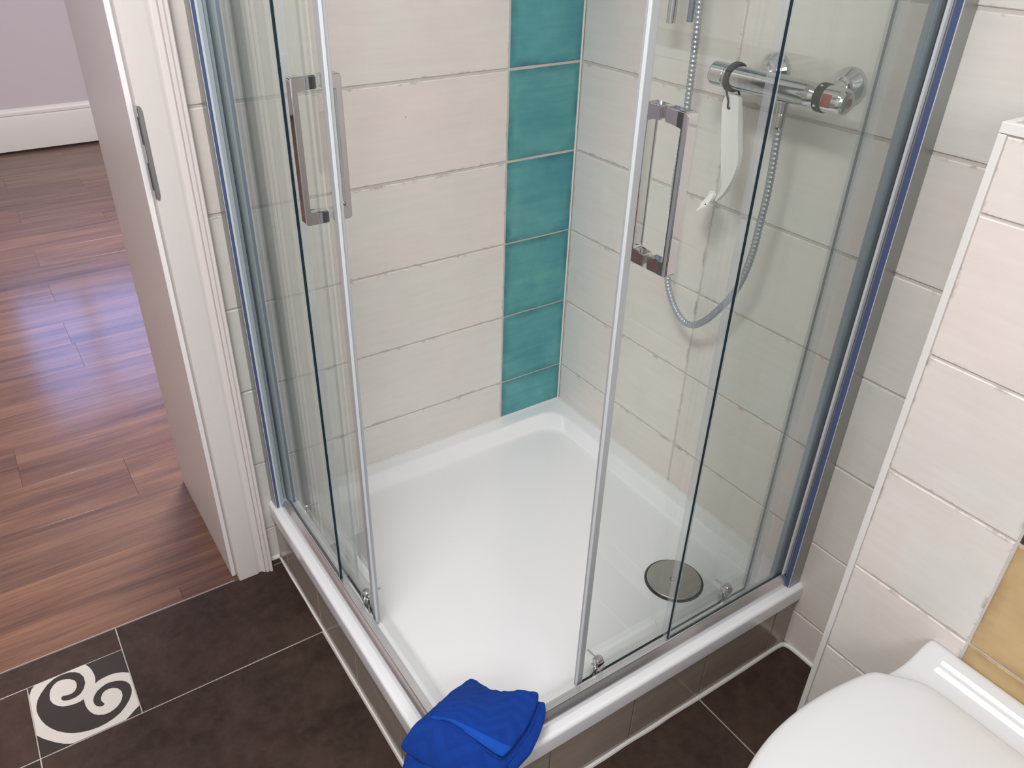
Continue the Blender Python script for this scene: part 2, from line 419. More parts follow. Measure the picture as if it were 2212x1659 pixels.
# hall shell
bm = B(-3.4, -1.35, 4.39, 4.6, -0.05, 2.45); box(bm, -0.35, 1.2, 4.39, 4.6, -0.05, 2.45)
box(bm, -1.35, -0.35, 4.39, 4.6, -0.05, 0.98); box(bm, -1.35, -0.35, 4.39, 4.6, 2.1, 2.45)
tag(obj('wall_far', bm, M['plaster_hall']), 'pale lilac hall wall above a tall white baseboard', None, None, 'structure')
tag(obj('wall_hall_right', B(1.1, 1.2, 0.44, 4.39, -0.05, 2.45), M['plaster_hall']), None, None, None, 'structure')
tag(obj('wall_hall_left', B(-3.4, -3.2, 0.0, 4.39, -0.05, 2.45), M['plaster_hall']), None, None, None, 'structure')
win = empty('window_1', (-0.85, 4.45, 0.98), 'hall window above the far baseboard', None, None, 'structure')
bm = B(-1.35, -1.29, 4.44, 4.50, 0.98, 2.1); box(bm, -0.41, -0.35, 4.44, 4.50, 0.98, 2.1); box(bm, -1.29, -0.41, 4.44, 4.50, 0.98, 1.04); box(bm, -1.29, -0.41, 4.44, 4.50, 2.04, 2.1); box(bm, -0.88, -0.82, 4.44, 4.50, 1.04, 2.04)
obj('frame', bm, M['trim_white'], win)
obj('pane', B(-1.29, -0.88, 4.468, 4.472, 1.04, 2.04), M['daylight'], win)
obj('pane', B(-0.82, -0.41, 4.468, 4.472, 1.04, 2.04), M['daylight'], win)
# far baseboard: profile (y, z) swept along x, with a gap beneath, filled by a black shade strip
prof = [(4.39, 0.016), (4.372, 0.016), (4.372, 0.214), (4.374, 0.219), (4.379, 0.222), (4.379, 0.226), (4.374, 0.229), (4.374, 0.244), (4.377, 0.252), (4.384, 0.262), (4.39, 0.268)]
tag(obj('baseboard_far', prism(bmesh.new(), prof, lambda a, b_, t: (t, a, b_), -3.2, 1.1), M['trim_white'], smooth=25), 'tall white baseboard along the hall wall', None, None, 'structure')
tag(obj('gap_shade_strip', B(-3.2, 1.1, 4.38, 4.39, 0, 0.016), M['black']), 'black strip for the shade under the hall baseboard', None, None, 'structure')  # black strip stands in for the shade in the gap

# floors
fl = tag(obj('floor', box(B(-2.6, 0.25, -0.0172, -2.8, -0.06, -0.0012), -1.0, 0.25, 0.0, -0.0172, -0.06, -0.0012), M['floor_grout']), 'dark brown tiled bathroom floor', None, None, 'structure')
FG = 0.0022
def ftile(x0, x1, y0, y1, mat=None, nm='floor_tile', var=0):
    # face up: width along +x, height along +y
    return tile(nm, fl, (x0 + FG / 2, y0 + FG / 2, 0), (1, 0, 0), x1 - x0 - FG, y1 - y0 - FG, 0.008, mat or M['floor_tile'], nm, var, up=(0, 1, 0))
YT = -0.0172
ftile(-1.3065, -0.86, -0.2881, YT)
ftile(-0.9262, -0.86, YT - 0.001, 0.0, var=1)
ftile(-1.9065, -1.3065, -0.0904, YT); ftile(-2.5, -1.9065, -0.2881, YT)
ftile(-1.9065, -1.5037, -0.2881, -0.0904)
for (x0, x1) in ((-2.107, -1.5037), (-1.5037, -0.898), (-0.898, -0.2811), (-0.2811, 0.0)):
    for k, (y0, y1) in enumerate(((-0.893, -0.2881), (-1.498, -0.893), (-2.103, -1.498), (-2.7, -2.103))):
        if x0 > -0.9 and k == 0: continue
        ftile(x0, x1, y0, y1, var=k % 2)
DW = [[-1.3853,-0.0908],[-1.3785,-0.1055],[-1.3753,-0.1177],[-1.3733,-0.1331],[-1.3733,-0.1432],[-1.376,-0.1574],[-1.3686,-0.1534],[-1.3603,-0.1515],[-1.3493,-0.1504],[-1.3387,-0.151],[-1.3285,-0.1539],[-1.3186,-0.1585],[-1.3075,-0.1667],[-1.3075,-0.2142],[-1.3075,-0.2655],[-1.3104,-0.2681],[-1.3195,-0.2735],[-1.3288,-0.2805],[-1.3396,-0.2872],[-1.4420,-0.2872],[-1.4474,-0.2848],[-1.4584,-0.2778],[-1.469,-0.2687],[-1.4794,-0.2576],[-1.4919,-0.2435],[-1.5023,-0.2280],[-1.5023,-0.1752],[-1.5023,-0.1160],[-1.4963,-0.1007],[-1.4886,-0.0918]]
DD = [[-1.4417,-0.1546],[-1.4451,-0.157],[-1.445,-0.1632],[-1.4413,-0.1682],[-1.4317,-0.1724],[-1.419,-0.1728],[-1.408,-0.1683],[-1.3997,-0.1581],[-1.3941,-0.144],[-1.3941,-0.126],[-1.3995,-0.1113],[-1.4073,-0.1023],[-1.4191,-0.0955],[-1.4343,-0.0935],[-1.4506,-0.0960],[-1.465,-0.1049],[-1.4802,-0.1225],[-1.4884,-0.1365],[-1.493,-0.1523],[-1.4941,-0.1664],[-1.4927,-0.1783],[-1.4889,-0.1953],[-1.4826,-0.2118],[-1.4748,-0.2257],[-1.4647,-0.2398],[-1.4519,-0.2522],[-1.4388,-0.2619],[-1.4228,-0.2693],[-1.4086,-0.2733],[-1.3916,-0.2756],[-1.3763,-0.2746],[-1.3602,-0.2704],[-1.346,-0.2641],[-1.3334,-0.2535],[-1.3229,-0.2413],[-1.3151,-0.2272],[-1.312,-0.2156],[-1.3125,-0.1996],[-1.3181,-0.1881],[-1.3259,-0.1804],[-1.3355,-0.1751],[-1.3456,-0.1719],[-1.3561,-0.1712],[-1.366,-0.1747],[-1.3763,-0.1806],[-1.3837,-0.1895],[-1.3882,-0.1999],[-1.3882,-0.2094],[-1.3858,-0.2177],[-1.3805,-0.2236],[-1.3746,-0.2266],[-1.3697,-0.2249],[-1.3702,-0.2197],[-1.3734,-0.2132],[-1.3734,-0.2037],[-1.3683,-0.1935],[-1.3622,-0.1889],[-1.354,-0.1878],[-1.3453,-0.1902],[-1.3373,-0.1968],[-1.3322,-0.2079],[-1.3321,-0.2202],[-1.3354,-0.2296],[-1.3405,-0.2377],[-1.3477,-0.2445],[-1.3558,-0.2486],[-1.3653,-0.2511],[-1.3753,-0.2502],[-1.3858,-0.245],[-1.3934,-0.2377],[-1.3991,-0.2274],[-1.4024,-0.2172],[-1.4046,-0.2054],[-1.4046,-0.1964],[-1.4046,-0.1865],[-1.4115,-0.189],[-1.4218,-0.1893],[-1.4329,-0.1874],[-1.4448,-0.1829],[-1.4549,-0.1746],[-1.4621,-0.1637],[-1.466,-0.1507],[-1.4649,-0.1361],[-1.4612,-0.123],[-1.4532,-0.1124],[-1.4448,-0.1079],[-1.4345,-0.1084],[-1.4224,-0.1145],[-1.4134,-0.1234],[-1.4104,-0.1336],[-1.412,-0.1464],[-1.4173,-0.1547],[-1.4243,-0.158],[-1.4331,-0.157]]
dt = obj('scroll_tile', B(-1.5037 + FG / 2, -1.3065 - FG / 2, -0.2881 + FG / 2, -0.0904 - FG / 2, -0.008, 0.0, bev=0.0008, seg=1), M['decor_dark'], fl)
tag(dt, 'square decor tile with a cream and brown scroll')
def flat(name, pts, z0, z1, mat, parent):
    bm = bmesh.new()
    t = [bm.verts.new((x, y, z1)) for x, y in pts]; b_ = [bm.verts.new((x, y, z0)) for x, y in pts]
    n = len(pts)
    for tri in tessellate_polygon([[Vector((x, y, 0)) for x, y in pts]]):
        bm.faces.new([t[k] for k in tri])
    for i in range(n): bm.faces.new((b_[i], b_[(i + 1) % n], t[(i + 1) % n], t[i]))
    return obj(name, bm, mat, parent)
flat('cream_inlay', DW, -0.0004, 0.00025, M['decor_white'], dt)
flat('brown_scroll', DD, -0.0004, 0.0005, M['decor_dark'], dt)
# hall wood planks
fh = tag(obj('floor_hall', B(-3.2, 1.1, -0.0155, 4.39, -0.06, -0.0035), M['black']), 'reddish brown plank floor of the hall', None, None, 'structure')
ROW = [-0.0155, 0.032, 0.244, 0.456, 0.668, 0.880, 1.092, 1.303, 1.515, 1.722, 1.934, 2.146, 2.358, 2.570, 2.782, 2.994, 3.206, 3.418, 3.630, 3.842, 4.054, 4.266, 4.39]
PL = {}
for i in range(len(ROW) - 1):
    y0, y1 = ROW[i], ROW[i + 1]
    off = {7: -1.141, 8: -1.150, 9: -1.70, 10: -1.145, 6: -1.72, 5: -1.95, 4: -0.2}.get(i, -1.145 - (i % 3) * 0.42)
    xs = [off + 1.22 * k for k in range(-2, 3)]
    lo, hi = (-1.93, -1.004) if y0 < 0.43 else (-3.2, 1.1)
    xs = [lo] + [x for x in xs if lo + 0.03 < x < hi - 0.03] + [hi]
    for x0, x1 in zip(xs, xs[1:]):
        w = round(x1 - x0, 4); d_ = round(y1 - y0, 4)
        if (w, d_) not in PL:
            bm = B(0.0002, w - 0.0002, 0.0002, d_ - 0.0002, -0.006, 0.0, bev=0.0004, seg=1)
            me = bpy.data.meshes.new('plank'); bm.to_mesh(me); bm.free(); me.materials.append(M['wood']); PL[(w, d_)] = me
        o = bpy.data.objects.new('plank', PL[(w, d_)]); link(o, fh, Vector((x0, y0, 0)))
tag(obj('trim_1', B(-1.93, JX, -0.0176, -0.0158, -0.02, 0.0006), M['threshold']), 'thin metal strip between plank floor and tiles', None, None, 'structure')

# door frame
dr = empty('door_1', (JX, 0, 0), 'white moulded door frame beside the shower', None, None, 'structure')
CAS = [(-1.0095, 0.0), (-1.0095, -0.0255), (-1.0080, -0.0272), (-0.9640, -0.0272), (-0.9605, -0.0262), (-0.9570, -0.0240), (-0.9535, -0.0236), (-0.9500, -0.0262), (-0.9470, -0.0305), (-0.9450, -0.0318), (-0.9438, -0.0312), (-0.9434, -0.0280), (-0.9422, -0.0280), (-0.9418, -0.0335), (-0.9405, -0.0350), (-0.9355, -0.0352), (-0.9345, -0.0345), (-0.9342, -0.0318), (-0.9332, -0.0318), (-0.9328, -0.0355), (-0.9315, -0.0376), (-0.9275, -0.0382), (-0.9258, -0.0370), (-0.9250, -0.0345), (-0.9250, 0.0)]
obj('casing', prism(bmesh.new(), CAS, lambda a, b_, t: (a, b_, t), 0.001, 2.13), M['door_white'], dr, smooth=30)
obj('casing', prism(bmesh.new(), [(-2.951 - a, b_) for a, b_ in CAS][::-1], lambda a, b_, t: (a, b_, t), 0.001, 2.13), M['door_white'], dr, smooth=30)
obj('casing', prism(bmesh.new(), [(b_, 2.05 + (a + 1.0095)) for a, b_ in CAS], lambda a, b_, t: (t, a, b_), -1.9415, -1.0095), M['door_white'], dr, smooth=30)
obj('jamb', B(JX, JX + 0.018, 0.001, 0.452, 0.001, 2.05, bev=0.0015), M['door_white'], dr)
obj('jamb', B(-1.948, -1.93, 0.001, 0.452, 0.001, 2.05, bev=0.0015), M['door_white'], dr)
obj('jamb', B(-1.93, JX, 0.001, 0.452, 2.04, 2.06), M['door_white'], dr)
obj('stop_strip', B(JX - 0.0004, JX + 0.0098, -0.0045, 0.004, 0.002, 2.05, bev=0.002, seg=3), M['stop_white'], dr, smooth=40)
# strike plate with two slots on the rebate edge
def rrect(a0, a1, b0, b1, r, n=5):
    pts = []
    for cx_, cy_, s in ((a1 - r, b1 - r, 0), (a0 + r, b1 - r, 90), (a0 + r, b0 + r, 180), (a1 - r, b0 + r, 270)):
        for k in range(n + 1):
            t = math.radians(s + 90 * k / n); pts.append((cx_ + r * math.cos(t), cy_ + r * math.sin(t)))
    return pts
pl = prism(bmesh.new(), [(-1.0096, 0.992), (-1.0065, 0.985), (-1.0035, 0.987), (-1.0012, 0.994), (-1.0012, 1.146), (-1.0030, 1.153), (-1.0068, 1.156), (-1.0096, 1.156)], lambda a, b_, t: (a, t, b_), -0.0262, -0.0280)
box(pl, -1.0104, -1.0090, -0.0280, -0.006, 0.988, 1.153)
sp = obj('strike_plate', pl, M['steel'], dr); tag(sp, 'grey metal strike plate with two slots')
obj('slot', B(-1.0109, -1.0100, -0.0268, -0.0175, 1.088, 1.136), M['black'], sp)
obj('slot', B(-1.0109, -1.0100, -0.0268, -0.0175, 1.005, 1.055), M['black'], sp)

# ledge wall behind the toilet
BXF, BXY, BXT = -0.1814, -1.0592, 1.2449
wl = tag(obj('wall_ledge', B(BXF + 0.0022, 0.0, BXY - 0.0022, -2.7, -0.05, BXT - 0.005), M['grout']), 'low tiled ledge wall behind the toilet', None, None, 'structure')
BJ = [0.0, 0.0765, 0.2860, 0.4936, 0.7039, 0.9138, 1.1276, BXT - 0.0145]
for r in range(7):
    z0, z1 = BJ[r], BJ[r + 1]; h = z1 - z0 - GAP; zb = z0 + GAP / 2
    col = {0: 'ochre_tile', 1: 'ochre_tile', 2: 'ochre_tile', 3: 'ochre_tile', 4: 'brown_wall_tile', 5: 'ochre_tile', 6: 'turquoise_tile'}[r]
    tile('wall_tile', wl, (BXF, BXY - 0.0105, zb), (0, -1, 0), 1.2737 - 1.0592 - 0.0105 - GAP / 2, h, 0.006, M['white_tile'], 'wall_tile', r % 4)
    tile(col, wl, (BXF, -1.2737 - GAP / 2, zb), (0, -1, 0), 0.2 - GAP, h, 0.006, M[col], col, 0)
    tile('wall_tile', wl, (BXF, -1.4737 - GAP / 2, zb), (0, -1, 0), 0.6 - GAP, h, 0.006, M['white_tile'], 'wall_tile', r % 4)
    tile('wall_tile', wl, (0.0 - GAP, BXY, zb), (-1, 0, 0), -BXF - 0.0105 - GAP, h, 0.006, M['white_tile'], 'wall_tile', 1)
for k in range(3):
    tile('ledge_tile', wl, (BXF + 0.012, -1.0712 - 0.5 * k - 0.498, BXT - 0.004), (1, 0, 0), -BXF - 0.012, 0.496, 0.004, M['ledge_tile'], 'ledge_tile', k, up=(0, 1, 0))
obj('edge_trim', B(BXF - 0.0012, BXF + 0.0095, BXY + 0.0012, BXY - 0.0095, 0.0, BXT - 0.0146, bev=0.001), M['trim_white'], wl)
obj('edge_trim', B(BXF - 0.0012, BXF + 0.0095, BXY + 0.0012, -2.7, BXT - 0.0138, BXT, bev=0.001), M['trim_white'], wl)
obj('edge_trim', B(BXF + 0.0096, 0.0, BXY + 0.0012, BXY - 0.0095, BXT - 0.0138, BXT, bev=0.001), M['trim_white'], wl)

# ================================================================== SHOWER TRAY ON ITS TILED PLINTH
ZT = 0.1916
pln = tag(obj('tray_plinth', B(-0.8885, 0.0, 0.0, -0.8885, 0.0, 0.147), M['grout']), 'low plinth of greige tiles carrying the white shower tray', 'plinth')
ys = [0.0, -0.07, -0.275, -0.478, -0.683, -0.893]
for a, b_ in zip(ys, ys[1:]):
    tile('plinth_tile', pln, (-0.893, a - 0.001, 0.002), (0, -1, 0), a - b_ - 0.002, 0.145, 0.005, M['apron_tile'], 'plinth_tile', int(-a * 10))
xs = [-0.893, -0.687, -0.480, -0.2785, -0.066, 0.0]
for k, (a, b_) in enumerate(zip(xs, xs[1:])):
    tile('plinth_tile', pln, (a + 0.001, -0.893, 0.002), (1, 0, 0), b_ - a - 0.002, 0.145, 0.005, M['apron_tile'], 'plinth_tile', 20 + k)
def bead(path, r):
    return tube(bmesh.new(), smooth_path(path, 6), r, 8)
pts = [(-0.893, -0.003, 0.001)] + [(-0.8935 + random.uniform(-.0006, .0006), -0.05 - 0.06 * k, 0.0008) for k in range(14)] + [(-0.893, -0.893, 0.001)]
tag(obj('trim_2', bead(pts, 0.0034), M['silicone'], smooth=True), 'white sealant line at the foot of the plinth, door side', None, None, 'structure')
pts = [(-0.893, -0.893, 0.001)] + [(-0.84 + 0.06 * k, -0.8938 + random.uniform(-.0008, .0008), 0.0012) for k in range(14)] + [(-0.016, -0.895, 0.002), (-0.004, -0.906, 0.003), (-0.001, -0.93, 0.003), (-0.0005, -0.99, 0.002), (-0.0005, -1.058, 0.002)]
tag(obj('trim_3', bead(pts, 0.006), M['silicone'], smooth=True), 'white sealant line at the foot of the plinth, toilet side', None, None, 'structure')
tag(obj('trim_4', bead([(-0.925, 0.0, 0.006), (-0.91, 0.0, 0.006), (-0.895, 0.0, 0.006)], 0.006), M['silicone'], smooth=True), 'white sealant between door frame and plinth', None, None, 'structure')

def rr_ring(x0, x1, y0, y1, rad, z, n=8):
    """rounded rectangle ring; rad: one radius or four (++, -+, --, +-)"""
    if not isinstance(rad, (tuple, list)): rad = (rad,) * 4
    pts = []
    for (cx_, cy_, s, r_) in ((x1, y1, 0, rad[0]), (x0, y1, 90, rad[1]), (x0, y0, 180, rad[2]), (x1, y0, 270, rad[3])):
        sx = -1 if s in (0, 270) else 1; sy = -1 if s in (0, 90) else 1
        for k in range(n + 1):
            t = math.radians(s + 90 * k / n)
            pts.append((cx_ + sx * r_ + r_ * math.cos(t), cy_ + sy * r_ + r_ * math.sin(t), z))
    return pts
ro = (0.001, 0.003, 0.014, 0.003)
rings = [rr_ring(-0.886, -0.004, -0.886, -0.004, 0.002, 0.148), rr_ring(-0.897, -0.0006, -0.897, -0.0006, ro, 0.147), rr_ring(-0.8995, -0.0003, -0.8995, -0.0003, ro, 0.150)]
for t in (0, 15, 30, 45, 60, 75, 90):
    a = math.radians(t); e = 0.009 * (1 - math.cos(a))
    rings.append(rr_ring(-0.900 + e, -0.0003, -0.900 + e, -0.0003, ro, ZT - 0.009 + 0.009 * math.sin(a)))
def basin(ins_w, ins_g, rad, z): rings.append(rr_ring(-0.9 + ins_g, -ins_w, -0.9 + ins_g, -ins_w, rad, z))
basin(0.030, 0.055, 0.03, ZT)
for t in range(0, 7):
    a = math.radians(t * 10); basin(0.038 + 0.012 * math.sin(a), 0.060 + 0.012 * math.sin(a), 0.055, ZT - 0.012 * (1 - math.cos(a)))
for t in range(6, -1, -1):
    a = math.radians(t * 10); basin(0.083 - 0.020 * math.sin(a), 0.105 - 0.020 * math.sin(a), 0.075, 0.1635 + 0.020 * (1 - math.cos(a)))
basin(0.11, 0.13, 0.08, 0.1632)
tray = tag(obj('shower_tray', loft(bmesh.new(), rings, cap0=False), M['acrylic'], smooth=35), 'square white acrylic shower tray with rounded lip', 'shower tray', loc=None) if False else obj('shower_tray', loft(bmesh.new(), rings, cap0=False), M['acrylic'], smooth=35)
tag(tray, 'square white acrylic shower tray with rounded lip', 'shower tray')
DC = (-0.2116, -0.7163)
dc = obj('drain_cover', lathe(bmesh.new(), [(0.0, 0.0605), (0.0035, 0.0605), (0.005, 0.0595), (0.0058, 0.055), (0.0063, 0.03), (0.0064, 0.001)], (*DC, 0.1642), (0, 0, 1), 56), M['steel'], tray, smooth=50)
tag(dc, 'round brushed steel drain cover')
obj('drain_gap_ring', lathe(bmesh.new(), [(0.0, 0.066), (0.0008, 0.066), (0.0012, 0.065), (0.0012, 0.0615), (0.0003, 0.061)], (*DC, 0.1634), (0, 0, 1), 56), M['black'], tray, smooth=30)  # black ring stands in for the shaded gap round the cover
bm = bmesh.new(); tube(bm, [Vector((DC[0] - 0.004 + 0.0062 * math.cos(t * math.pi / 10), DC[1] - 0.0 + 0.0062 * math.sin(t * math.pi / 10), 0.1706)) for t in range(21)], 0.0007, 6)
obj('ring_mark', bm, M['black'], dc)
tag(obj('trim_7', bead([(-0.0016, -0.0016, 0.194 + 0.25 * k) for k in range(10)], 0.0027), M['silicone'], smooth=True), 'pale sealant line in the shower corner', None, None, 'structure')
# sealant between tray and walls
tag(obj('trim_6', bead([(-0.86, -0.001, 0.193), (-0.5, -0.001, 0.193), (-0.02, -0.001, 0.193), (-0.001, -0.02, 0.193), (-0.001, -0.5, 0.193), (-0.001, -0.86, 0.193)], 0.0032), M['silicone'], smooth=True), 'sealant line between tray and tiles', None, None, 'structure')

# ================================================================== SHOWER ENCLOSURE
enc = empty('shower_enclosure', (-0.87, -0.87, ZT), 'corner shower enclosure with four glass panels and two sliding doors', 'shower enclosure')
HT = 2.02
def side(P, fx_end, door0, door1, strip, hand, rollers, rail_end, dout, film):
    """P(s, d, z): s runs along the side from its wall, d out from the opposite wall"""
    def pb(s0, s1, d0, d1, z0, z1, bev=0.0, bm=None):
        a = P(s0, d0, z0); b_ = P(s1, d1, z1)
        return box(bm or bmesh.new(), a[0], b_[0], a[1], b_[1], a[2], b_[2], bev=bev)
    # wall profile with leftover blue film on its edge
    wp = obj('wall_profile', pb(0.0005, 0.036, dout, 0.8705, ZT + 0.0005, HT, 0.0008), M['profile_grey'], enc)
    obj('inner_profile', pb(0.0005, 0.060, 0.8610, 0.8480, ZT + 0.0005, HT, 0.001), M['profile_inner'], wp)
    obj('profile_web', pb(0.0005, 0.020, 0.8705, 0.8610, ZT + 0.0005, HT), M['profile_inner'], wp)
    f = obj('edge_film', pb(0.0362, 0.0372, dout - 0.0016, dout - 0.0016 - film, ZT + 0.001, HT - 0.01), M['blue_film'], wp)
    tag(f, 'dark blue strip along the profile edge')
    obj('edge_highlight', pb(0.0362, 0.0376, dout - 0.0004, dout - 0.0014, ZT + 0.001, HT - 0.01), M['seal_white'], wp)  # pale strip painted in as the highlight on the profile edge
    if film < 0.01: obj('film_seal', pb(0.0362, 0.0372, dout - 0.0018 - film, 0.8788, ZT + 0.001, HT - 0.01), M['seal_white'], wp); obj('inner_lip', pb(0.0362, 0.0372, 0.8786, 0.8706, ZT + 0.001, HT - 0.01), M['profile_pale'], wp)
    gs = obj('glazing_seal', pb(0.036, 0.0445, 0.8703, 0.8658, 0.2232, HT - 0.01), M['seal_white' if film > 0.01 else 'profile_inner'], wp)
    # bottom rail: lip, groove, flat
    pr = [(0.8788, ZT + 0.0003), (0.8785, 0.1965), (0.8778, 0.2015), (0.8767, 0.2060), (0.8751, 0.2103), (0.8731, 0.2143), (0.8708, 0.2178), (0.8687, 0.2206), (0.8683, 0.2222), (0.8676, 0.2228), (0.8666, 0.2228), (0.8661, 0.2222), (0.8660, 0.2208), (0.8592, 0.2208), (0.8588, 0.2220), (0.8545, 0.2223), (0.8541, 0.2218), (0.8541, ZT + 0.0003)]
    obj('bottom_rail', prism(bmesh.new(), pr, lambda a, b_, t: P(t, a, b_), 0.0375, rail_end), M['rail_alu'], enc, smooth=28)
    tr = obj('top_rail', pb(0.037, rail_end, 0.8745, 0.840, HT, HT + 0.035, 0.002), M['aluminium'], enc)
    # fixed pane
    bm = pb(0.0365, fx_end, 0.8655, 0.8605, 0.2212, HT)
    for f_ in bm.faces: f_.material_index = 1
    for f_ in bm.faces:
        c = f_.calc_center_median(); q = [abs((c - Vector(P(0, dd, 0))).dot(Vector(P(0, 1, 0)))) for dd in (0.8655, 0.8605)]
        if min(q) < 1e-4: f_.material_index = 0
    fp = obj('fixed_panel', bm, [M['glass'], M['glass_edge']], enc)
    obj('end_seal', pb(fx_end + 0.0004, fx_end + 0.0024, 0.8603, 0.8480, 0.2235, HT), M['clear_plastic'], fp)
    obj('end_seal_clip', pb(fx_end - 0.0022, fx_end - 0.0008, 0.8663, 0.8657, 0.2235, HT), M['seal_grey'], fp)
    # sliding pane
    bm = pb(door0, door1, 0.8445, 0.8395, 0.205, HT)
    for f_ in bm.faces:
        c = f_.calc_center_median(); q = [abs((c - Vector(P(0, dd, 0))).dot(Vector(P(0, 1, 0)))) for dd in (0.8445, 0.8395)]
        f_.material_index = 0 if min(q) < 1e-4 else 1
    sd = obj('sliding_door', bm, [M['glass'], M['glass_edge']], enc)
    obj('magnetic_seal', pb(strip[0], strip[1], 0.8475, 0.8365, 0.203, HT, 0.001), M['seal_grey'], sd)
    obj('magnetic_seal_edge', pb(strip[1] + 0.0001, strip[1] + 0.0024, 0.8480, 0.8430, 0.203, HT, 0.0005), M['seal_white'], sd)
    obj('rear_seal', pb(door0 - 0.003, door0 + 0.007, 0.8475, 0.8385, 0.21, HT), M['clear_plastic'], sd)
    obj('rear_seal_fin', pb(door0 - 0.005, door0 - 0.0031, 0.8595, 0.8390, 0.21, HT), M['clear_plastic'], sd)
    # handles: a U outside and a U inside the glass
    zb, zt = 1.051, 1.2635
    for sg, d0, dep in ((1, 0.8452, 0.0385), (-1, 0.8388, 0.031)):
        tk = 0.0075; ph = 0.0185
        o_ = [(0, zb), (dep - 0.003, zb), (dep, zb + 0.003), (dep, zt - 0.003), (dep - 0.003, zt), (0, zt), (0, zt - ph), (dep - tk - 0.002, zt - ph), (dep - tk, zt - ph - 0.002), (dep - tk, zb + ph + 0.002), (dep - tk - 0.002, zb + ph), (0, zb + ph)]
        bm = prism(bmesh.new(), o_, lambda a, b_, t: P(t, d0 + sg * a, b_), hand - 0.009, hand + 0.009)
        bmesh.ops.bevel(bm, geom=list(bm.edges), offset=0.0016, segments=3, affect='EDGES')
        tag(obj('handle', bm, M['chrome'], sd, smooth=30), 'square chrome pull handle')
    # bottom rollers
    for rs in rollers:
        bm = pb(rs - 0.009, rs + 0.009, 0.8530, 0.8330, 0.222, 0.2465, 0.003)
        pb(rs - 0.006, rs + 0.006, 0.8500, 0.8360, 0.200, 0.222, 0.002, bm)
        lathe(bm, [(0, 0.0085), (0.004, 0.0085), (0.006, 0.007), (0.0065, 0.0005)], P(rs, 0.843, 0.2455), (0, 0, 1), 20)
        pb(rs + 0.008, rs + 0.013, 0.8480, 0.8360, 0.202, 0.236, 0.001, bm)
        a = Vector(P(rs, 0.836, 0.244)); b_ = Vector(P(rs, 0.812, 0.241))
        tube(bm, [a, b_], 0.0022, 8)
        obj('roller', bm, M['chrome'], sd, smooth=35)
PLf = lambda s, d, z: (-d, -s, z)
PRf = lambda s, d, z: (-s, -d, z)
side(PLf, 0.366, 0.108, 0.486, (0.4845, 0.498), 0.452, (0.128, 0.452), 0.8788, 0.8910, 0.0062)
side(PRf, 0.381, 0.130, 0.586, (0.5845, 0.596), 0.545, (0.196, 0.545), 0.8541, 0.8868, 0.0108)

# ================================================================== FITTINGS
MX, MZ = -0.080, 1.1995
mx = empty('thermostatic_mixer', (0, -0.64, MZ), 'chrome bar shower mixer with black ring and red mark', 'shower mixer')
def ylathe(prof, x=MX, z=MZ, n=40): return lathe(bmesh.new(), [(-t, r) for t, r in prof], (x, 0, z), (0, 1, 0), n)
def yl(prof): return lathe(bmesh.new(), [(t, r) for t, r in prof], (MX, 0, MZ), (0, -1, 0), 40)
obj('bar_body', yl([(0.522, 0.0195), (0.523, 0.0208), (0.70, 0.0208), (0.708, 0.0195), (0.716, 0.0165), (0.720, 0.0165)]), M['chrome'], mx, smooth=50)
obj('flow_knob', yl([(0.487, 0.005), (0.487, 0.0175), (0.4885, 0.0203), (0.491, 0.0212), (0.519, 0.0212), (0.5205, 0.020), (0.521, 0.018)]), M['chrome'], mx, smooth=50)
obj('scale_ring', yl([(0.719, 0.020), (0.7195, 0.0228), (0.721, 0.0232), (0.733, 0.0232), (0.734, 0.0222)]), M['black'], mx, smooth=50)
tk = obj('temperature_knob', yl([(0.734, 0.0205), (0.735, 0.0214), (0.764, 0.0212), (0.769, 0.0195), (0.7725, 0.016), (0.7735, 0.009)]), M['chrome'], mx, smooth=50)
# red safety button lies on the knob's flank, towards the room and up
bm = bmesh.new(); rows = []
for k in range(7):
    a = math.radians(150 + 9 * k)
    rows.append([(MX + math.cos(a) * rr_, y, MZ + math.sin(a) * rr_) for rr_, y in ((0.0205, -0.737), (0.0226, -0.7375), (0.0226, -0.7535), (0.0205, -0.754))])
loft(bm, rows, cap0=True, cap1=True, closed=True)
tag(obj('red_button', bm, M['red'], tk, smooth=40), 'small red button on the knob')
obj('end_dot', yl([(0.7734, 0.0078), (0.7746, 0.0072), (0.775, 0.001)]), M['dark_red'], tk, smooth=40)
bm = bmesh.new()
for yy, zz in ((-0.7265, 0.0),):
    for a in (120, 205):
        c_ = math.radians(a)
        bm = bmesh.new(); box(bm, MX + 0.0236 * math.cos(c_) - 0.0012, MX + 0.0236 * math.cos(c_) + 0.0012, yy - 0.002, yy + 0.002, MZ + 0.0236 * math.sin(c_) - 0.0012, MZ + 0.0236 * math.sin(c_) + 0.0012)
        obj('scale_mark', bm, M['seal_white'], mx)
for ry in (-0.5593, -0.7164):
    obj('rosette', lathe(bmesh.new(), [(0.0005, 0.031), (0.003, 0.0315), (0.008, 0.030), (0.022, 0.0185), (0.026, 0.017), (0.027, 0.0135)], (0, ry, 1.2075), (-1, 0, 0), 40), M['chrome'], mx, smooth=50)
    obj('connector', tube(bmesh.new(), [Vector((-0.024, ry, 1.2075)), Vector((-0.04, ry, 1.206)), Vector((-0.062, ry + (0.012 if ry > -0.6 else -0.0) * -1, 1.2)), Vector((-0.074, ry + (0.012 if ry > -0.6 else 0.0) * -1, 1.1995))], 0.0128, 20), M['chrome'], mx, smooth=40)
obj('outlet', lathe(bmesh.new(), [(0, 0.0125), (0.004, 0.0125), (0.005, 0.0105), (0.022, 0.0092)], (MX, -0.6496, 1.1815), (0, 0, -1), 24), M['chrome'], mx, smooth=40)
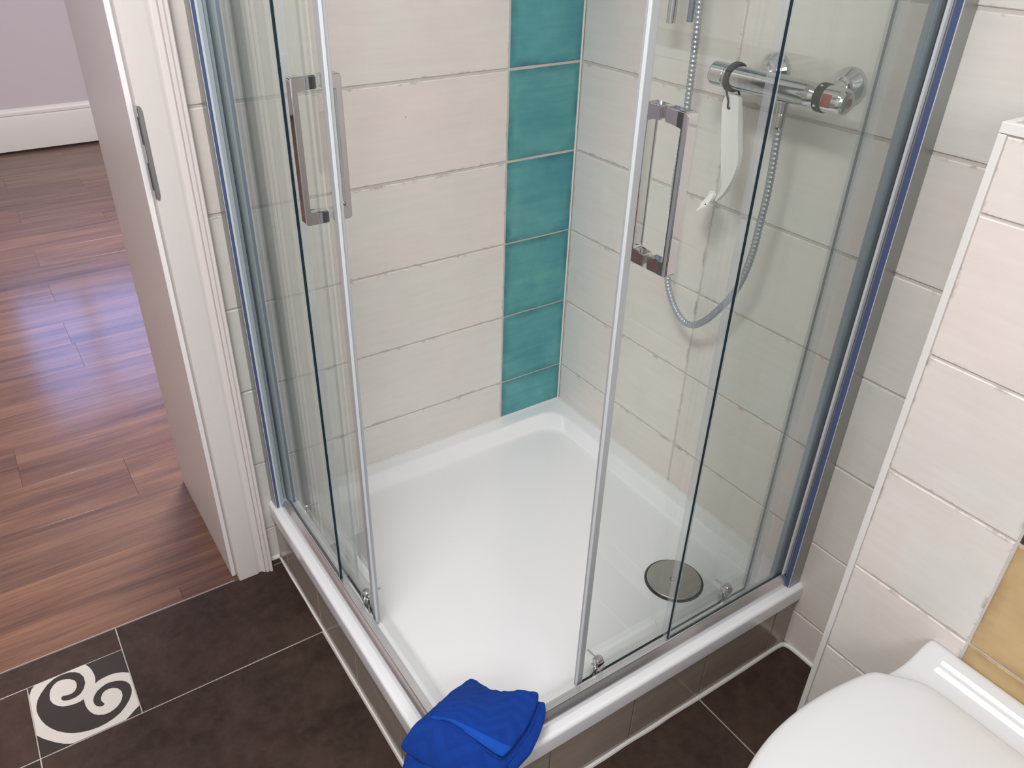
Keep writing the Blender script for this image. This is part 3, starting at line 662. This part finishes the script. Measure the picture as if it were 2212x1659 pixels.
# hose
HP = [(-0.08, -0.6496, 1.160), (-0.08, -0.6506, 1.1439), (-0.078, -0.6512, 1.0999), (-0.075, -0.6511, 1.0498), (-0.073, -0.6498, 1.0063), (-0.07, -0.6447, 0.9507), (-0.068, -0.6402, 0.8977), (-0.066, -0.628, 0.8395), (-0.064, -0.6074, 0.7905), (-0.062, -0.5752, 0.7416), (-0.06, -0.551, 0.711), (-0.058, -0.5203, 0.6845), (-0.056, -0.4917, 0.6775), (-0.054, -0.4606, 0.6905), (-0.052, -0.4337, 0.7184), (-0.05, -0.4157, 0.7549), (-0.05, -0.4059, 0.8579), (-0.05, -0.3990, 0.9576), (-0.05, -0.4010, 1.0171), (-0.05, -0.4022, 1.1275), (-0.05, -0.4005, 1.2295), (-0.05, -0.3965, 1.3091), (-0.052, -0.385, 1.5), (-0.058, -0.36, 1.75), (-0.07, -0.345, 1.86)]
raw = smooth_path(HP, 40); path = [raw[0]]; acc = 0.0
for p0_, p1_ in zip(raw, raw[1:]):
    seg = (p1_ - p0_).length; t_ = 0.0013 - acc
    while t_ <= seg: path.append(p0_.lerp(p1_, t_ / seg)); t_ += 0.0013
    acc = (acc + seg) % 0.0013
hs = obj('shower_hose', tube(bmesh.new(), path, lambda s: 0.0069 + 0.0007 * math.sin(2 * math.pi * s / 0.0085), 12), M['hose'], smooth=60)
tag(hs, 'ribbed grey shower hose looping below the mixer', 'hose')
obj('hose_nut', lathe(bmesh.new(), [(0, 0.0088), (0.003, 0.0094), (0.022, 0.0086), (0.026, 0.0078)], (MX, -0.6497, 1.1592), (0, 0, -1), 20), M['chrome'], hs, smooth=40)
# slide bar (only its lower end is in view)
sb = empty('slide_bar', (0, -0.3385, 1.262), 'chrome shower slide bar ending above the door handle', 'slide bar')
obj('rod', lathe(bmesh.new(), [(0, 0.0075), (0.001, 0.0088), (0.62, 0.0088), (0.621, 0.008)], (-0.06, -0.3385, 1.2635), (0, 0, 1), 28), M['chrome'], sb, smooth=40)
obj('blue_tube', lathe(bmesh.new(), [(0, 0.0055), (0.0008, 0.0062), (0.20, 0.0062), (0.201, 0.005)], (-0.05, -0.3785, 1.2695), (0, 0, 1), 20), M['blue_tube'], sb, smooth=40)  # short blue-grey tube beside the rod
obj('bracket', B(-0.066, -0.0005, -0.385, -0.327, 1.455, 1.475, bev=0.003), M['chrome'], sb, smooth=40)
obj('bracket', B(-0.066, -0.0005, -0.35, -0.327, 1.865, 1.89, bev=0.003), M['chrome'], sb, smooth=40)
# squeegee hanging from the bar
SQ = [(-0.5264, 1.1660), (-0.5350, 1.1700), (-0.5442, 1.1715), (-0.5540, 1.1712), (-0.5585, 1.1680), (-0.5632, 1.1463), (-0.5720, 1.1090), (-0.5799, 1.0755), (-0.5822, 1.0580), (-0.5813, 1.0440), (-0.5780, 1.0300), (-0.5742, 1.0190), (-0.5675, 1.0040), (-0.5608, 0.9918), (-0.5466, 0.9730), (-0.5430, 0.9745), (-0.5470, 0.9815), (-0.5545, 0.9960), (-0.5565, 1.0035), (-0.5520, 1.0120), (-0.5470, 1.0320), (-0.5410, 1.0600), (-0.5345, 1.0903), (-0.5290, 1.1180), (-0.5247, 1.1386), (-0.5231, 1.1560)]
sq = empty('squeegee', (-0.085, -0.55, 1.17), 'white plastic squeegee hanging from mixer bar by black cord', 'squeegee')
bm = prism(bmesh.new(), SQ, lambda a, b_, t: (t, a, b_), -0.088, -0.076)
bmesh.ops.bevel(bm, geom=[e for e in bm.edges], offset=0.0012, segments=2, affect='EDGES', clamp_overlap=True)
obj('handle', bm, M['squeegee_white'], sq, smooth=40)
ax = Vector((1.2, 1.04, -0.5)).normalized()
o0 = Vector((-0.085, -0.5322, 0.9832))
rt = Vector((0, -1, 0)); rt = (rt - ax * rt.dot(ax)).normalized(); up_ = rt.cross(ax) * -1
if up_.z < 0: up_ = -up_
def hp(a, b_, t): return o0 + rt * a + up_ * b_ + ax * t
ring = [(0.0070 * math.cos(math.radians(t)), 0.0070 * math.sin(math.radians(t))) for t in range(-50, 240, 15)]
ring += [(0.0052 * math.cos(math.radians(t)), 0.0052 * math.sin(math.radians(t))) for t in range(225, -51, -15)]
obj('head_clip', prism(bmesh.new(), ring, hp, 0.0, 0.085), M['squeegee_white'], sq)
blade = [(0.0038, 0.002), (0.0015, 0.0044), (-0.0018, 0.0044), (-0.0036, 0.002), (-0.0075, -0.0085), (-0.0135, -0.0245), (-0.0122, -0.0285), (-0.0155, -0.0385), (-0.0140, -0.0392), (-0.0080, -0.0300), (-0.0062, -0.0280), (-0.0025, -0.0265), (-0.0008, -0.0220), (0.0012, -0.0150)]
obj('wiper_blade', prism(bmesh.new(), blade, hp, 0.002, 0.088), M['squeegee_white'], sq)
obj('blade_pin', prism(bmesh.new(), [(-0.0040 + 0.0017 * math.cos(t * math.pi / 6), -0.0215 + 0.0017 * math.sin(t * math.pi / 6)) for t in range(12)], hp, 0.0014, 0.004), M['black'], sq)
bm = bmesh.new()
for k, yy in enumerate((-0.5325, -0.5385, -0.536)):
    tube(bm, [Vector((MX + 0.0232 * math.cos(t * math.pi / 14), yy - 0.003 * math.sin(t * math.pi / 14 + k), MZ + 0.0232 * math.sin(t * math.pi / 14))) for t in range(29)], 0.0030, 8)
tube(bm, smooth_path([(MX - 0.0232, -0.535, MZ - 0.008), (MX - 0.017, -0.5375, MZ - 0.024), (-0.0915, -0.5395, 1.160), (-0.0905, -0.5400, 1.149), (-0.088, -0.5440, 1.1475)], 6), 0.0018, 8)
tube(bm, smooth_path([(MX + 0.004, -0.5425, MZ - 0.0225), (-0.0775, -0.5480, 1.1760), (-0.078, -0.5530, 1.1640), (-0.082, -0.5520, 1.150)], 6), 0.0018, 8)
tag(obj('cord', bm, M['cord'], sq, smooth=50), 'black cord looped round the mixer bar')

# ================================================================== TOWEL
def net(rows, nu, nv):
    rr_ = [smooth_path(r, 10) for r in rows]
    def samp(path, t):
        x = t * (len(path) - 1); i = min(int(x), len(path) - 2); return path[i].lerp(path[i + 1], x - i)
    out = [[None] * (nu + 1) for _ in range(nv + 1)]
    for u in range(nu + 1):
        col = smooth_path([samp(p, u / nu) for p in rr_], 10)
        for v_ in range(nv + 1): out[v_][u] = samp(col, v_ / nv)
    return out
def pillow(bm, rows, th, nu, nv, seed, hem=None, wob=0.0012):
    ua = bm.loops.layers.uv.get('uva') or bm.loops.layers.uv.new('uva')
    S0 = net(rows, nu, nv)
    def at(u, v_):
        x, y = min(max(u * nu, 0), nu - 1e-6), min(max(v_ * nv, 0), nv - 1e-6); i, j = int(x), int(y)
        return S0[j][i].lerp(S0[j][i + 1], x - i).lerp(S0[j + 1][i].lerp(S0[j + 1][i + 1], x - i), y - j)
    S = [[at(0.5 + 0.5 * (2 * i / nu - 1) * (1 - 0.075 * abs(2 * j / nv - 1) ** 7), 0.5 + 0.5 * (2 * j / nv - 1) * (1 - 0.075 * abs(2 * i / nu - 1) ** 7)) for i in range(nu + 1)] for j in range(nv + 1)]
    rnd = random.Random(seed); top, bot = [], []
    ph = [rnd.uniform(0, 6.28) for _ in range(6)]
    for j in range(nv + 1):
        a, b_ = [], []
        for i in range(nu + 1):
            p = S[j][i]; du = S[j][min(i + 1, nu)] - S[j][max(i - 1, 0)]; dv = S[min(j + 1, nv)][i] - S[max(j - 1, 0)][i]
            n_ = du.cross(dv); n_ = n_.normalized() if n_.length > 1e-9 else Vector((0, 0, 1))
            if n_.z < 0: n_ = -n_
            e = (1 - abs(2 * i / nu - 1) ** 9) * (1 - abs(2 * j / nv - 1) ** 9); e = max(e, 0) ** 0.5
            w_ = wob * (math.sin(i * 0.9 + ph[0]) * math.sin(j * 0.7 + ph[1]) + 0.6 * math.sin(i * 0.33 + j * 0.5 + ph[2]) + 0.5 * math.sin(i * 2.1 + ph[3]) * math.sin(j * 1.7 + ph[4]))
            a.append(bm.verts.new(p + n_ * (th / 2 * e + w_))); b_.append(bm.verts.new(p - n_ * (th / 2 * e)))
        top.append(a); bot.append(b_)
    def face(q, k, j, i):
        f_ = bm.faces.new(q); f_.smooth = True
        f_.material_index = 1 if hem and hem(i / nu, j / nv) else 0
        for l_, (ii, jj) in zip(f_.loops, k): l_[ua].uv = (ii / nu * 0.17, jj / nv * 0.2)
    for j in range(nv):
        for i in range(nu):
            k = ((i, j), (i + 1, j), (i + 1, j + 1), (i, j + 1))
            face([top[b_][a] for a, b_ in k], k, j, i); face([bot[b_][a] for a, b_ in k][::-1], k[::-1], j, i)
    for j in range(nv):
        for i in (0, nu): bm.faces.new((top[j][i], top[j + 1][i], bot[j + 1][i], bot[j][i])).smooth = True
    for i in range(nu):
        for j in (0, nv): bm.faces.new((top[j][i], top[j][i + 1], bot[j][i + 1], bot[j][i])).smooth = True
bm = bmesh.new()
low = [[(-0.760, -0.741, 0.192), (-0.722, -0.822, 0.222), (-0.6825, -0.8625, 0.243)],
       [(-0.850, -0.778, 0.236), (-0.790, -0.850, 0.247), (-0.706, -0.8900, 0.238)],
       [(-0.915, -0.792, 0.225), (-0.850, -0.872, 0.244), (-0.755, -0.9210, 0.226)],
       [(-0.944, -0.800, 0.186), (-0.890, -0.892, 0.214), (-0.805, -0.9330, 0.206)],
       [(-0.975, -0.824, 0.140), (-0.932, -0.922, 0.150), (-0.850, -0.965, 0.150)]]
pillow(bm, low, 0.015, 26, 30, 1)
body = [[(-0.7517, -0.7201, 0.200), (-0.7499, -0.7633, 0.217), (-0.7412, -0.7998, 0.236), (-0.714, -0.836, 0.252), (-0.6930, -0.8520, 0.249)],
        [(-0.7972, -0.7357, 0.216), (-0.783, -0.783, 0.238), (-0.768, -0.818, 0.250), (-0.735, -0.853, 0.250), (-0.7095, -0.8790, 0.245)],
        [(-0.866, -0.7708, 0.247), (-0.846, -0.808, 0.262), (-0.822, -0.842, 0.262), (-0.790, -0.874, 0.252), (-0.762, -0.9080, 0.238)],
        [(-0.9136, -0.7805, 0.241), (-0.893, -0.818, 0.255), (-0.870, -0.856, 0.256), (-0.838, -0.892, 0.244), (-0.806, -0.9230, 0.226)],
        [(-0.9421, -0.7792, 0.208), (-0.926, -0.824, 0.214), (-0.904, -0.868, 0.218), (-0.872, -0.906, 0.210), (-0.838, -0.9350, 0.190)]]
pillow(bm, body, 0.016, 34, 40, 2)
flap2 = [[(-0.862, -0.7720, 0.258), (-0.800, -0.820, 0.262), (-0.7160, -0.8480, 0.258)],
         [(-0.880, -0.7850, 0.262), (-0.825, -0.846, 0.268), (-0.7480, -0.8820, 0.254)],
         [(-0.8975, -0.7960, 0.2575), (-0.857, -0.853, 0.266), (-0.8175, -0.9205, 0.2445)]]
pillow(bm, flap2, 0.009, 34, 16, 3, wob=0.0006)
flap = [[(-0.838, -0.7620, 0.250), (-0.795, -0.789, 0.252), (-0.752, -0.808, 0.252), (-0.722, -0.830, 0.264), (-0.6900, -0.8515, 0.260)],
        [(-0.862, -0.7790, 0.266), (-0.822, -0.812, 0.272), (-0.778, -0.837, 0.270), (-0.745, -0.858, 0.267), (-0.7130, -0.8730, 0.261)],
        [(-0.876, -0.7900, 0.270), (-0.842, -0.830, 0.278), (-0.810, -0.862, 0.275), (-0.780, -0.884, 0.268), (-0.7560, -0.8990, 0.257)],
        [(-0.8865, -0.7960, 0.2665), (-0.8630, -0.8250, 0.274), (-0.8460, -0.8640, 0.272), (-0.830, -0.898, 0.264), (-0.8150, -0.9215, 0.2545)]]
pillow(bm, flap, 0.013, 36, 30, 4, hem=lambda u, v_: v_ > 0.84)
tw = obj('towel', bm, [M['towel'], M['towel_hem']], smooth=180)
tag(tw, 'folded royal blue terry towel draped over tray corner', 'towel')

# ================================================================== TOILET
TY = -1.392
to = empty('toilet', (BXF, TY, 0.44), 'white wall-hung toilet with closed lid', 'toilet')
def dshape(sc_x, sc_y, x_back, x_front, n=44, p=2.5):
    """plan outline: half width sc_y, from x_back (wall side) to x_front"""
    pts = []
    for k in range(n):
        t = 2 * math.pi * k / n
        c_, s_ = math.cos(t), math.sin(t)
        xm = x_back + (x_front - x_back) * 0.40
        ex = 2 / p if c_ < 0 else 2 / 5.0
        xx = abs(c_) ** (2 / (2.3 if c_ < 0 else 5.0)); yy = abs(s_) ** (2 / (2.3 if c_ < 0 else 5.0))
        x = xm - xx * (xm - x_front) if c_ < 0 else xm + xx * (x_back - xm)
        pts.append((x, TY + (yy * sc_y if s_ > 0 else -yy * sc_y)))
    return pts
def lift(o_, z, s=1.0, cx_=None):
    cx_ = -0.45 if cx_ is None else cx_
    return [(cx_ + (x - cx_) * s, TY + (y - TY) * s, z) for x, y in o_]
# bowl: lofted from the foot of the shell up to the rim
rim = dshape(1, 0.182, -0.195, -0.725)
rings = []
for z, s, dx in ((0.10, 0.42, 0.10), (0.13, 0.55, 0.09), (0.20, 0.72, 0.06), (0.28, 0.86, 0.03), (0.36, 0.96, 0.008), (0.405, 1.0, 0.0), (0.415, 0.995, 0.0), (0.418, 0.97, 0.0)):
    rings.append([(min(-0.1835, x + dx * (1 - 0)), y, zz) for x, y, zz in lift(rim, z, s)])
obj('bowl', loft(bmesh.new(), rings), M['ceramic'], to, smooth=50)
# rear deck: concave sweep from the seat up to the wall
prof = [(-0.1830, 0.4575), (-0.1850, 0.4590), (-0.1900, 0.4590), (-0.1960, 0.4575), (-0.2010, 0.4548), (-0.2060, 0.4510), (-0.2120, 0.4458), (-0.2190, 0.4400), (-0.2280, 0.4340), (-0.2390, 0.4285), (-0.2530, 0.4240), (-0.2700, 0.4212), (-0.3100, 0.4190), (-0.3400, 0.418)]
hw = [0.166, 0.1662, 0.1666, 0.167, 0.1675, 0.168, 0.1685, 0.169, 0.1697, 0.171, 0.173, 0.1755, 0.178, 0.179]
bm = bmesh.new(); rows = []
for (x, z), h_ in zip(prof, hw):
    r_ = []
    for k in range(7):
        a = math.radians(90 * k / 6); r_.append((x, TY + h_ - 0.006 * (1 - math.sin(a)) if k else TY + h_ - 0.006 * 1 + 0.006, z - 0.006 + 0.006 * math.cos(a)))
    # left edge roll, flat top, right edge roll
    L_ = [(x, TY + h_, 0.36), (x, TY + h_, z - 0.006), (x, TY + h_ - 0.0018, z - 0.0018), (x, TY + h_ - 0.006, z)]
    mid = [(x, TY + (h_ - 0.006) * (1 - 2 * q / 10), z) for q in range(1, 10)]
    R_ = [(a_, 2 * TY - y_, z_) for a_, y_, z_ in L_[::-1]]
    rows.append(L_ + mid + R_)
loft(bm, rows, closed=True)
obj('rear_deck', bm, M['ceramic'], to, smooth=50)
# seat ring and lid
lid_o = []
half = [(-0.2520, 0.00), (-0.2530, 0.08), (-0.2560, 0.115), (-0.2640, 0.135), (-0.2760, 0.151), (-0.2900, 0.1655), (-0.31, 0.184), (-0.36, 0.1945), (-0.42, 0.2005), (-0.48, 0.2005), (-0.54, 0.194), (-0.60, 0.178), (-0.65, 0.153), (-0.69, 0.118), (-0.715, 0.078), (-0.728, 0.038), (-0.731, 0.0)]
hs_ = smooth_path([(x, y, 0) for x, y in half], 4)
lid_o = [(p.x, TY + p.y) for p in hs_] + [(p.x, TY - p.y) for p in hs_[-2:0:-1]]
def lring(z, ins):
    out = []
    for x, y in lid_o:
        d_ = Vector((x + 0.46, y - TY)); l_ = d_.length
        d_ = d_ * ((l_ - ins) / l_); out.append((-0.46 + d_.x, TY + d_.y, z))
    return out
obj('seat', loft(bmesh.new(), [lring(0.419, 0.012), lring(0.4195, 0.006), lring(0.424, 0.003), lring(0.430, 0.004), lring(0.4315, 0.008)]), M['seat_plastic'], to, smooth=40)
obj('lid', loft(bmesh.new(), [lring(0.432, 0.005), lring(0.4325, 0.0015), lring(0.436, 0.0), lring(0.442, 0.0012), lring(0.4455, 0.0045), lring(0.4475, 0.010), lring(0.4490, 0.03), lring(0.4500, 0.06), lring(0.4506, 0.10), lring(0.4508, 0.13)]), M['seat_plastic'], to, smooth=60)
